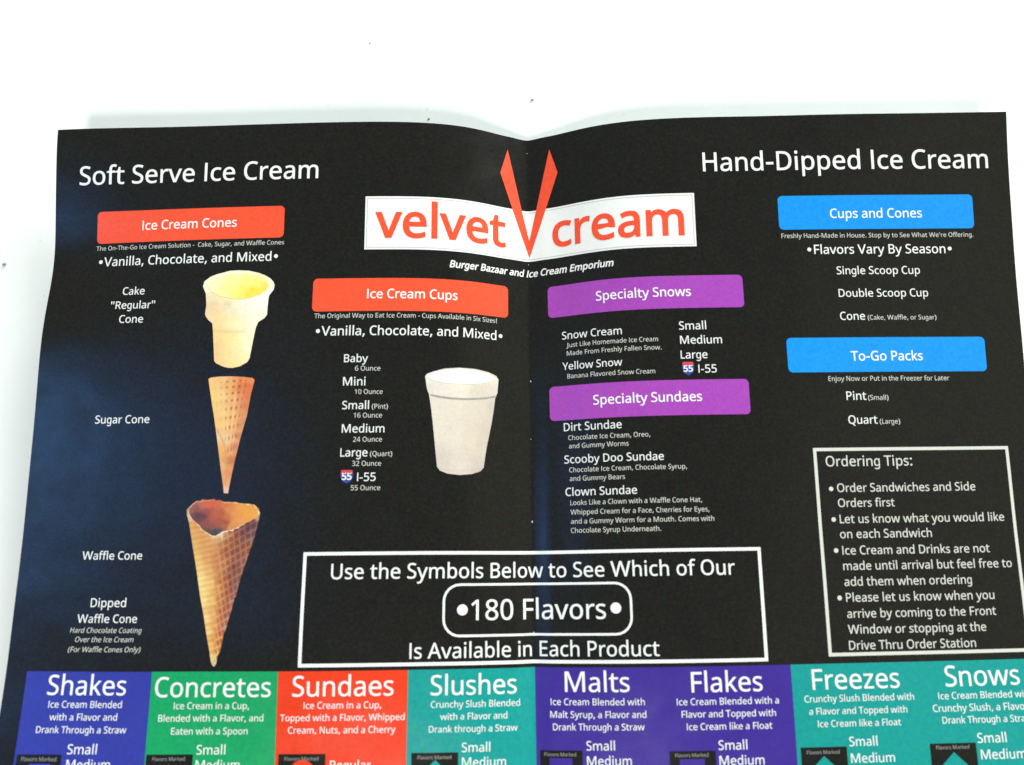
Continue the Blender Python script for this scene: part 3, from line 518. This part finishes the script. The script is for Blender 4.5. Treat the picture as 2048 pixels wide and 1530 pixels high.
def table():
    me = bpy.data.meshes.new('table_top'); w, d, t, r = .75, .5, .03, .004
    ring_ = []
    lv = [(-t, 0), (-r, 0), (-r * .3, r * .3), (0, r)]
    vs, fs = [], []
    for z, i in lv:
        for x, y in ((-w + i, -d + i), (w - i, -d + i), (w - i, d - i), (-w + i, d - i)): vs.append((x, y - .1, z))
    for k in range(len(lv) - 1):
        for i in range(4): fs.append((k * 4 + i, k * 4 + (i + 1) % 4, k * 4 + 4 + (i + 1) % 4, k * 4 + 4 + i))
    fs.append((12, 13, 14, 15)); fs.append((3, 2, 1, 0))
    me.from_pydata(vs, [], fs); me.update()
    o = link('table_top', me, noise_white(), None)
    o['label'] = 'white laminate table top under the open black menu'; o['category'] = 'table'
    return o
table()

# ---------------------------------------------------------------- the menu
menu = bpy.data.objects.new('menu', None); COL.objects.link(menu); menu.empty_display_size = .05
menu['label'] = 'open glossy black ice cream menu with centre fold lying on the white table'; menu['category'] = 'menu'

def sheet():
    us = sorted(set([round(x, 3) for x in np.concatenate([np.arange(-HALF, HALF + .01, HALF / 90), np.arange(-9, 9.01, .5)])]))
    vs = list(np.linspace(0, LENGTH, 137))
    U, V = np.meshgrid(us, vs, indexing='ij'); a, b = U.shape
    top, n = surface(U.ravel(), V.ravel(), 0.0); bot, _ = surface(U.ravel(), V.ravel(), -0.16)
    idx = lambda i, j: i * b + j
    fs = [(idx(i, j), idx(i, j + 1), idx(i + 1, j + 1), idx(i + 1, j)) for i in range(a - 1) for j in range(b - 1)]
    me = bpy.data.meshes.new('front_print'); me.from_pydata(top.tolist(), [], fs)
    me.polygons.foreach_set('use_smooth', [True] * len(me.polygons)); me.update()
    me.normals_split_custom_set_from_vertices(n.tolist())
    f = link('front_print', me, BLACK, menu); f['label'] = 'glossy black printed face of the menu'
    # the sheet's body and cut edge just below the printed face
    mid, _ = surface(U.ravel(), V.ravel(), -0.012)
    m = len(mid); fs2 = [tuple(m + i for i in reversed(q)) for q in fs]
    bd = [idx(i, 0) for i in range(a)] + [idx(a - 1, j) for j in range(1, b)] + [idx(i, b - 1) for i in range(a - 2, -1, -1)] + [idx(0, j) for j in range(b - 2, 0, -1)]
    for k in range(len(bd)):
        p, q = bd[k], bd[(k + 1) % len(bd)]; fs2.append((p, q, m + q, m + p))
    me2 = bpy.data.meshes.new('paper_body'); me2.from_pydata(np.concatenate([mid, bot]).tolist(), [], fs2); me2.update()
    g = link('paper_body', me2, PAPER, menu); g['label'] = 'white paper stock of the menu seen at its cut edge'
    return f
sheet()
L1, L2, L3, L4 = .11, .19, .27, .35
W = ink('white')
# heading banners
banner_ink = ['orange', 'orange', 'purple', 'purple', 'blue', 'blue']
banner_name = ['orange banner over the cones', 'orange banner over the cup list', 'purple banner under the tagline', 'purple banner over the sundaes', 'blue banner under the right title', 'blue banner over pint and quart']
owner = {}
for k, (u0, v0, u1, v1) in enumerate(D['ban']):
    o = shape('heading_banner', round_rect(u0, v0, u1, v1, 2.0), L1, ink(banner_ink[k]), menu, 2.5); o['label'] = banner_name[k]
    owner['ban%d' % k] = o
# logo
u0, v0, u1, v1 = D['logo']
lg = shape('logo_panel', round_rect(u0, v0, u1, v1, 0), L1, W, menu, 2.0); lg['label'] = 'white logo panel across the fold with orange lettering'
owner['logo'] = lg
ring('panel_rule', u0 + .85, v0 + .85, u1 - .85, v1 - .85, 0, .16, L2, ink('grey'), lg)
vv = D['V']; cx = (vv[0][0] + vv[2][0]) / 2; hw = (vv[2][0] - vv[0][0]) / 2; hs = (vv[3][0] - vv[5][0]) / 2
ty, sy_, iy, by = (vv[0][1] + vv[2][1]) / 2, (vv[3][1] + vv[5][1]) / 2, vv[1][1], vv[4][1]
vo = shape('logo_letter', [(cx - hw, ty), (cx, iy), (cx + hw, ty), (cx + hs, sy_), (cx, by), (cx - hs, sy_)], L2 + .02, ink('orange'), lg, 1.6)
vo['label'] = 'tall orange letter V with pointed arms on the fold'
# outlined boxes
u0, v0, u1, v1 = D['use']
ub = ring('notice_frame', u0, v0, u1, v1, 0, 1.35, L1, W, menu); ub['label'] = 'white rectangular frame round the flavor notice'; owner['use'] = ub
q = D['pill']; ring('rounded_frame', q[0][0], q[2][1], q[1][0], q[3][1], 7.0, .95, L1, W, ub)
def disc(name, c, r, parent, mat=W):
    return shape(name, [(c[0] + r * math.cos(a * math.pi / 10), c[1] + r * math.sin(a * math.pi / 10)) for a in range(20)], L1, mat, parent, 1.5)
for c in D['bullets'][:2]: disc('bullet_dot', c, 2.2, ub)
u0, v0, u1, v1 = D['tips']
tb_ = ring('notice_frame', u0, v0, u1, v1, 0, 1.35, L1, ink('soft_white'), menu); tb_['label'] = 'white frame round the ordering tips at the right edge'; owner['tips'] = tb_
for c in D['bullets'][2:]: disc('bullet_dot', c, .95, tb_, ink('soft_white'))
# colour columns
col_ink = ['indigo', 'green', 'red', 'teal', 'violet', 'violet', 'teal', 'teal']
col_lab = ['indigo blue column at the left edge', 'green column second from the left', 'orange red column third from the left', 'teal column left of the fold',
           'violet column right of the fold', 'violet column left of the teal pair', 'teal column headed Freezes', 'teal column at the right edge']
for k in range(8):
    a = -207.2 + 51.8 * k
    o = shape('colour_column', round_rect(a, 235.35, a + 51.8, LENGTH - 8, 0), L1, ink(col_ink[k]), menu, 3.2); o['label'] = col_lab[k]
    owner['col%d' % k] = o
    (x0, y0), (x1, y1) = D['box'][k]
    y0 = (y0 + y1) / 2
    shape('symbol_box', round_rect(x0, y0, x1, y0 + 17.5, 0), L2, BLACK, o, 2.5)
    (s0, t0), (s1, t1) = D['sym'][k]
    if k in (6, 7):
        pts = [(s0, t0), (s0 + 6.4, t0 + 6.0), (s0, t0 + 12.0), (s0 - 6.4, t0 + 6.0)]
    elif k in (0, 4, 5):
        pts = round_rect(s0, t0, s1, t0 + 9.5, 0)
    elif k == 2:
        cxx, r = (s0 + s1) / 2, 5.2; pts = [(cxx + r * math.cos(a2 * math.pi / 12), t0 + r - 1.2 + r * math.sin(a2 * math.pi / 12)) for a2 in range(24)]
    elif k == 3:
        cxx = (s0 + s1) / 2; t0 = t0 - .8; pts = [(cxx, t0), (cxx + 6.4, t0 + 6.0), (cxx, t0 + 12.0), (cxx - 6.4, t0 + 6.0)]
    else:
        cxx = (s0 + s1) / 2; t0 = t0 - .3; pts = [(cxx, t0), (cxx + 5.6, t0 + 9.5), (cxx - 5.6, t0 + 9.5)]
    shape('flavor_symbol', pts, L3, ink(col_ink[k]), o, 2.5)
# highway shields beside the largest size
for k in (0, 2):
    (a, b), (c, d) = D['shield'][k:k + 2]
    w = c - a; h = d - b
    body = [(a + w * x, b + h * y) for x, y in ((.06, .0), (.94, .0), (1.0, .3), (1.0, .5), (.92, .72), (.76, .88), (.5, 1.0), (.24, .88), (.08, .72), (0, .5), (0, .3))]
    o = shape('highway_shield', body, L1, ink('shield_blue'), menu, 1.2)
    shape('shield_band', [(a + w * x, b + h * y) for x, y in ((.06, 0), (.94, 0), (.99, .26), (.01, .26))], L2, ink('shield_red'), o, 1.2)
    text_line('shield_number', '55', a + w * .1, b + h * .72, a + w * .9, b + h * .72, 'b26', L2, W, o)
# all lettering
for own, name, txt, a, b, c, d, st in TEXT:
    par = owner.get(own, menu); off = L2 if own else L1
    if name == 'symbol_caption': off = L3
    mt = W
    if name == 'logo_text': mt = ink('orange')
    if name == 'symbol_caption': mt = ink('grey')
    if own == 'tips' or 'd' in st and name != 'symbol_caption': mt = ink('soft_white')
    o = text_line(name, txt, a, b, c, d, st, off, mt, par)

# ---------------------------------------------------------------- colour pictures of cones and cup
def blend(samples, x, y, pw=3.0):
    S = np.array([s[:2] for s in samples], float); Cc = np.array([lin(s[2:]) for s in samples])
    d = (x[:, None] - S[None, :, 0]) ** 2 + (y[:, None] - S[None, :, 1]) ** 2
    w = 1 / (d + 200.0) ** (pw / 2)
    w /= w.sum(1, keepdims=True)
    return w @ Cc
def picture(name, outline, off, pic, scale, origin, func, parent, step=.5):
    """printed picture: colours as a function of place in the picture"""
    a0, b0, axu, axv, ayu, ayv, px, py = D['aff'][pic]
    pts, fs = filled(outline, step); uv = np.array(pts)
    Ai = np.linalg.inv(np.array([[axu, ayu], [axv, ayv]]))
    q = (uv - np.array([a0, b0])) @ Ai.T + np.array([px, py])
    z = (q - np.array(origin)) * scale
    col = func(z[:, 0], z[:, 1]) * 0.93
    return lay_on_sheet(name, pts, fs, off, PHOTO, parent, np.clip(col, 0.004, .88))
rs = np.random.RandomState(3)
def grain(n, a): return 1 + a * rs.standard_normal((n, 1))
CAKE = [(190,330,250,245,215),(230,480,246,228,190),(230,620,238,215,180),(330,560,243,218,175),(330,660,246,218,160),(420,740,250,225,165),(330,800,245,220,180),(340,860,250,222,150),
 (340,1000,252,218,155),(380,1100,248,210,150),(360,1220,245,205,150),(400,1330,248,212,150),(560,1400,250,225,160),(500,1200,250,225,160),(540,1000,252,232,160),(620,1100,253,238,175),(620,1350,250,232,165),
 (740,1300,253,240,185),(760,1000,255,248,205),(800,1150,255,250,215),(860,950,250,246,220),(700,820,254,246,200),(860,840,252,246,222),(560,780,252,238,185),(560,650,248,234,200),(720,620,250,246,225),(900,600,253,253,240),(1000,520,252,254,248),
 (900,720,253,252,228),(1020,660,250,248,225),(500,560,240,226,196),(700,530,246,246,230),(900,480,250,254,250),(1040,430,254,254,248),(420,500,250,240,190),(600,500,250,245,195),(1130,300,253,250,225),(1000,130,254,250,205),(660,90,253,254,226),(400,150,253,254,225),(220,240,252,250,222)]
CAKEIN = [(280,300,252,252,190),(400,200,252,253,185),(640,150,252,253,175),(850,170,253,250,160),(980,220,252,240,130),(1050,260,250,228,110),(1040,330,247,220,100),(950,360,250,222,80),(850,340,251,218,62),(800,420,250,220,80),(700,440,251,230,110),
 (600,400,250,238,130),(500,330,250,248,150),(420,400,252,250,165),(620,260,252,250,150),(750,240,250,246,140),(860,260,250,240,125),(720,320,250,232,110)]
def f_cake(x, y):
    c = blend(CAKE, x, y)
    c *= (1 - .13 * np.exp(-((y - 905 - 25 * np.cos((x - 560) / 200)) / 28) ** 2) * (x < 760))[:, None]
    c *= (1 - .06 * np.exp(-((y - 540) / 26) ** 2) * (x < 560))[:, None]
    return c * np.array([.94, .90, .84]) * grain(len(x), .02)
def f_cakein(x, y):
    c = blend(CAKEIN, x, y)
    ribs = (.5 + .5 * np.sin(x / 17.0)) * np.exp(-((y - 215 - (x - 850) * .25) / 38) ** 2) * (x > 560)
    return c * (1 - .10 * ribs)[:, None] * grain(len(x), .02)
SUGAR = [(170,150,250,214,140),(200,300,250,216,140),(230,500,248,214,138),(240,620,248,212,134),(260,800,246,214,170),(290,950,240,190,110),(310,1150,236,186,130),(335,1300,232,170,120),(355,1420,238,196,180),
 (300,300,250,220,160),(320,500,250,218,150),(340,650,248,212,150),(360,820,246,214,170),(380,950,238,180,120),(380,1200,226,150,100),(400,180,240,186,120),(440,350,244,192,130),(440,520,244,196,136),(440,650,244,196,140),(430,800,240,196,150),
 (520,200,214,130,80),(530,350,226,150,100),(510,500,224,156,104),(500,650,216,150,98),(480,780,210,140,95),(450,900,216,140,100),(420,1050,210,130,85),(600,180,226,120,70),(610,300,224,128,84),(580,420,216,136,88),(660,130,232,150,95),(660,200,226,126,76),(560,600,220,150,110),(600,90,236,150,90),(300,90,246,206,150)]
TOAST = np.array([.90, .80, .66])
def f_sugar(x, y):
    c = blend(SUGAR, x, y)
    t = np.clip((y - 60) / 1450, 0, .98); cx_ = 420 - 62 * t; r = (x - cx_) / (275 * (1 - t) + 6)
    ang = np.arcsin(np.clip(r, -1, 1)); ph = ang * 8.5 + 2.0 + t * 2.2
    row = np.log1p(y / 500.0) * 26
    dot = np.clip(np.sin(ph * 2.5), 0, 1) ** 1.3 * np.clip(np.sin(row * 2.3 + ph * .25), 0, 1)
    stg = np.exp(-((r - .12) / .6) ** 2) * (y > 110) * (y < 1400) * (1 - .4 * (y > 1000))
    ridge = np.clip(-np.sin(ph * 2.5), 0, 1) ** 2 * np.exp(-((r - .35) / .35) ** 2)
    c = c * (1 - .78 * dot * stg)[:, None]
    c = c * (1 + .22 * ridge)[:, None]
    c = c * (1 - .22 * np.exp(-((y - (700 + (x - 250) * 2.0)) / 30) ** 2) * (x < 345) * (x > 245))[:, None]
    return c * TOAST * grain(len(x), .03)
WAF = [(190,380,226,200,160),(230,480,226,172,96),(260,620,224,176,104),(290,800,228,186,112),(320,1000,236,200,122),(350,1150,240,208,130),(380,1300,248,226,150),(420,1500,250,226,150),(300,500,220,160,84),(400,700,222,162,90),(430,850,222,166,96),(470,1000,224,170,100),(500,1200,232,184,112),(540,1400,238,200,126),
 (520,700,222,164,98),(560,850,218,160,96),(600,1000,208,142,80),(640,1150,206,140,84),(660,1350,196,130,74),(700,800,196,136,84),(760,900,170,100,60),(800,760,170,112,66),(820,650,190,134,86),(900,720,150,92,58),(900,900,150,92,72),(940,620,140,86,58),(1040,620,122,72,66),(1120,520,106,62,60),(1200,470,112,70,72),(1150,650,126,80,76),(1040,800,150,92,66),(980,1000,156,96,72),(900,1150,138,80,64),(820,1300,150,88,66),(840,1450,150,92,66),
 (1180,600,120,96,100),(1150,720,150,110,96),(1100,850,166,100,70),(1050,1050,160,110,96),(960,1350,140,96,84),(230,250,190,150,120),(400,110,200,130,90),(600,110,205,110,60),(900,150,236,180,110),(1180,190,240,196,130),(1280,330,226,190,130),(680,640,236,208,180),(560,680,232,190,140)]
WAFB = [(360,100,250,230,160),(420,400,250,230,158),(470,650,248,222,150),(500,850,246,216,146),(540,1080,242,200,120),(550,1250,246,220,160),(585,1360,206,200,180),(500,150,244,208,130),(560,400,240,200,122),(580,600,234,186,110),(600,780,228,172,108),(610,950,222,160,90),(620,1120,218,160,84),(640,200,222,160,90),(660,380,206,138,78),(680,560,196,124,70),
 (700,700,196,120,78),(690,860,206,108,70),(670,1020,200,128,66),(640,1200,216,176,110),(760,130,190,116,68),(800,300,172,100,64),(800,450,174,102,64),(780,600,176,104,72),(860,150,150,88,68),(900,250,156,100,84),(940,200,150,120,110),(870,420,176,130,120),(820,640,170,130,120),(760,820,180,140,126)]
WAFALL = WAF + [(x, y + 165 * 7.65, r, g, b) for x, y, r, g, b in WAFB]
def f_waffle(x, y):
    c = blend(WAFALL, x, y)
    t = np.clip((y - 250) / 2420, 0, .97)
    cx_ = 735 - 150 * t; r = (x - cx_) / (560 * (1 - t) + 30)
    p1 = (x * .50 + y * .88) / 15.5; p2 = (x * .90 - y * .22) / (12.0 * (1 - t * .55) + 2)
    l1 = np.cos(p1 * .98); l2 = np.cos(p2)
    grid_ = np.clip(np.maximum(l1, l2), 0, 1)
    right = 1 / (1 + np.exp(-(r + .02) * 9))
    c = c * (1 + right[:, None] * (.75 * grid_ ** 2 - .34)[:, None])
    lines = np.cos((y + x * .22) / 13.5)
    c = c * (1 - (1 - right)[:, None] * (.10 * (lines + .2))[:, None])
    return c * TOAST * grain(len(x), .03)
WIN = [(230,280,150,90,80),(260,330,112,70,66),(330,340,90,56,62),(420,350,100,60,62),(330,230,140,84,70),(400,180,190,104,74),(500,170,206,100,58),(600,170,205,104,60),(470,280,150,78,52),(560,260,176,86,52),(620,330,184,96,62),(700,300,180,90,52),(560,400,172,88,66),(680,430,176,84,50),(760,440,160,80,44),(480,460,140,78,66),(560,520,140,80,60),(640,480,160,88,60),
 (520,590,88,72,62),(600,590,66,66,66),(680,580,84,80,76),(740,520,170,96,56),(780,380,196,116,60),(820,250,214,140,68),(900,300,224,150,72),(1000,250,228,160,68),(1100,300,230,164,66),(1200,300,232,168,70),(1180,230,224,160,70),(900,450,222,150,80),(1000,430,228,162,82),(840,540,214,146,88),(760,180,206,120,66)]
def f_win(x, y): return blend(WIN, x, y, 3.6) * np.array([.95, .85, .72]) * grain(len(x), .04)
CUPC = [(1060,560,232,226,214),(1080,700,236,228,210),(1120,900,234,226,208),(1150,1150,220,212,198),(1250,700,234,226,206),(1250,950,234,224,206),(1300,1200,230,218,204),(1400,700,228,218,198),(1400,1000,228,218,196),(1500,700,226,214,196),(1480,1000,216,206,190),(1470,1200,212,202,190),(1560,700,212,202,188),(1540,900,214,204,188),(1130,580,238,232,222),(1300,590,240,232,214),(1450,590,226,216,198),(1580,570,226,218,206),(1300,540,246,240,222),(1605,500,236,228,210),(1030,470,244,240,226)]
CUPI = [(1100,450,240,242,228),(1300,430,248,252,244),(1400,450,248,254,248),(1300,500,250,254,246),(1550,470,240,238,220),(1500,500,246,248,236),(1150,490,242,242,228)]
def f_cup(x, y):
    c = blend(CUPC, x, y)
    base = np.exp(-((y - (1212 + 22 * np.sqrt(np.clip(1 - ((x - 1305) / 210) ** 2, 0, 1)))) / 7) ** 2)
    return c * np.array([.86, .83, .83]) * (1 - .10 * base)[:, None] * grain(len(x), .02)
o = picture('cake_cone_picture', D['cake_out'], L1, 'cake', 6.953, (380, 530), f_cake, menu); o['label'] = 'picture of a pale flat bottomed cake cone'
picture('cone_opening', D['cake_in'], L2, 'cake', 6.953, (380, 530), f_cakein, o)
o = picture('sugar_cone_picture', D['sugar_out'], L1, 'sugar', 5.885, (390, 740), f_sugar, menu, .32); o['label'] = 'picture of a slim pointed sugar cone'
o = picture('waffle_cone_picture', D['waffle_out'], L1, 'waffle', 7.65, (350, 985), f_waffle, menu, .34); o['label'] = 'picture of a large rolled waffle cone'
wi = np.array(D['waffle_in']); wc = wi.mean(0); rim = []
for i in range(len(wi)):
    a_, b_ = wi[i], wi[(i + 1) % len(wi)]
    for t_ in (0, .25, .5, .75):
        q_ = a_ + (b_ - a_) * t_; d_ = (q_ - wc) / np.linalg.norm(q_ - wc)
        front = 1.0 if d_[1] > -.2 else .35
        rim.append(tuple(q_ + d_ * front * (.42 + .22 * math.sin(len(rim) * 1.25) + random.uniform(-.08, .08))))
WRIM = [(200,300,232,214,180),(240,440,232,196,150),(400,590,238,200,146),(560,670,240,214,170),(700,610,244,222,200),(850,580,244,214,184),(960,530,240,208,180),(1100,470,190,140,110),(1250,400,200,160,130),(1270,290,240,214,160),(900,150,236,190,130),(600,110,200,130,90),(380,120,214,180,160)]
picture('cone_rim', rim, L1 + .04, 'waffle', 7.65, (350, 985), lambda x, y: blend(WRIM, x, y), o, .4)
picture('cone_opening', D['waffle_in'], L2, 'waffle', 7.65, (350, 985), f_win, o, .4)
o = picture('cup_picture', D['cup_out'], L1, 'cup', 4.096, (600, 640), f_cup, menu, .6); o['label'] = 'picture of a tall white foam cup'
picture('cup_opening', D['cup_in'], L2, 'cup', 4.096, (600, 640), lambda x, y: blend(CUPI, x, y), o, .6)
shape('rim_line', D['cup_line'], L2, ink('grey'), o, 1.0)

# small flecks where the ink has cracked off along the fold
def flecks():
    pts, fs = [], []
    for u, v, r in ((.15, 115.2, .38), (-.1, 176.5, .42), (-.2, 221.9, .35), (.1, 222.9, .28), (.0, 60.8, .2), (-.15, 141.0, .22), (.2, 196.2, .2), (.05, 233.6, .24), (0, 6.5, .2)):
        k = len(pts)
        for a in range(7):
            rr = r * random.uniform(.5, 1.15); pts.append((u + rr * .8 * math.cos(a * .8976), v + rr * 1.3 * math.sin(a * .8976)))
        fs += [(k, k + i, k + i + 1) for i in range(1, 6)]
    o = lay_on_sheet('worn_fleck', pts, fs, L2, ink('soft_white'), menu); o['kind'] = 'stuff'
flecks()

# ---------------------------------------------------------------- crumbs on the table
CR, ntc, bc = new_mat('crumb'); bc.inputs['Roughness'].default_value = .8
nn = ntc.nodes.new('ShaderNodeTexNoise'); nn.inputs['Scale'].default_value = 900
rp = ntc.nodes.new('ShaderNodeValToRGB'); rp.color_ramp.elements[0].color = (.16, .12, .08, 1); rp.color_ramp.elements[1].color = (.42, .36, .28, 1)
ntc.links.new(nn.outputs['Fac'], rp.inputs[0]); ntc.links.new(rp.outputs[0], bc.inputs['Base Color'])
clab = ['tiny grey crumb on the bare table far above the menu', 'tiny brown crumb on the table just above the fold', 'tiny crumb on the table left of the menu', 'tiny dark crumb in the shadow behind the menu edge']
for k, c in enumerate(D['crumbs']):
    w = to_world(c); r = (.00035, .0006, .0007, .00045)[k]
    import bmesh
    bm = bmesh.new(); bmesh.ops.create_icosphere(bm, subdivisions=2, radius=r)
    for v_ in bm.verts:
        f = random.uniform(.75, 1.2); v_.co = Vector((v_.co.x * f * 1.25, v_.co.y * f, v_.co.z * f * .6))
    zmin = min(v_.co.z for v_ in bm.verts)
    me = bpy.data.meshes.new('crumb'); bm.to_mesh(me); bm.free()
    o = link('crumb', me, CR, None); o.location = (w[0], w[1], -zmin); o['label'] = clab[k]; o['category'] = 'crumb'; o['group'] = 'crumbs on the table'
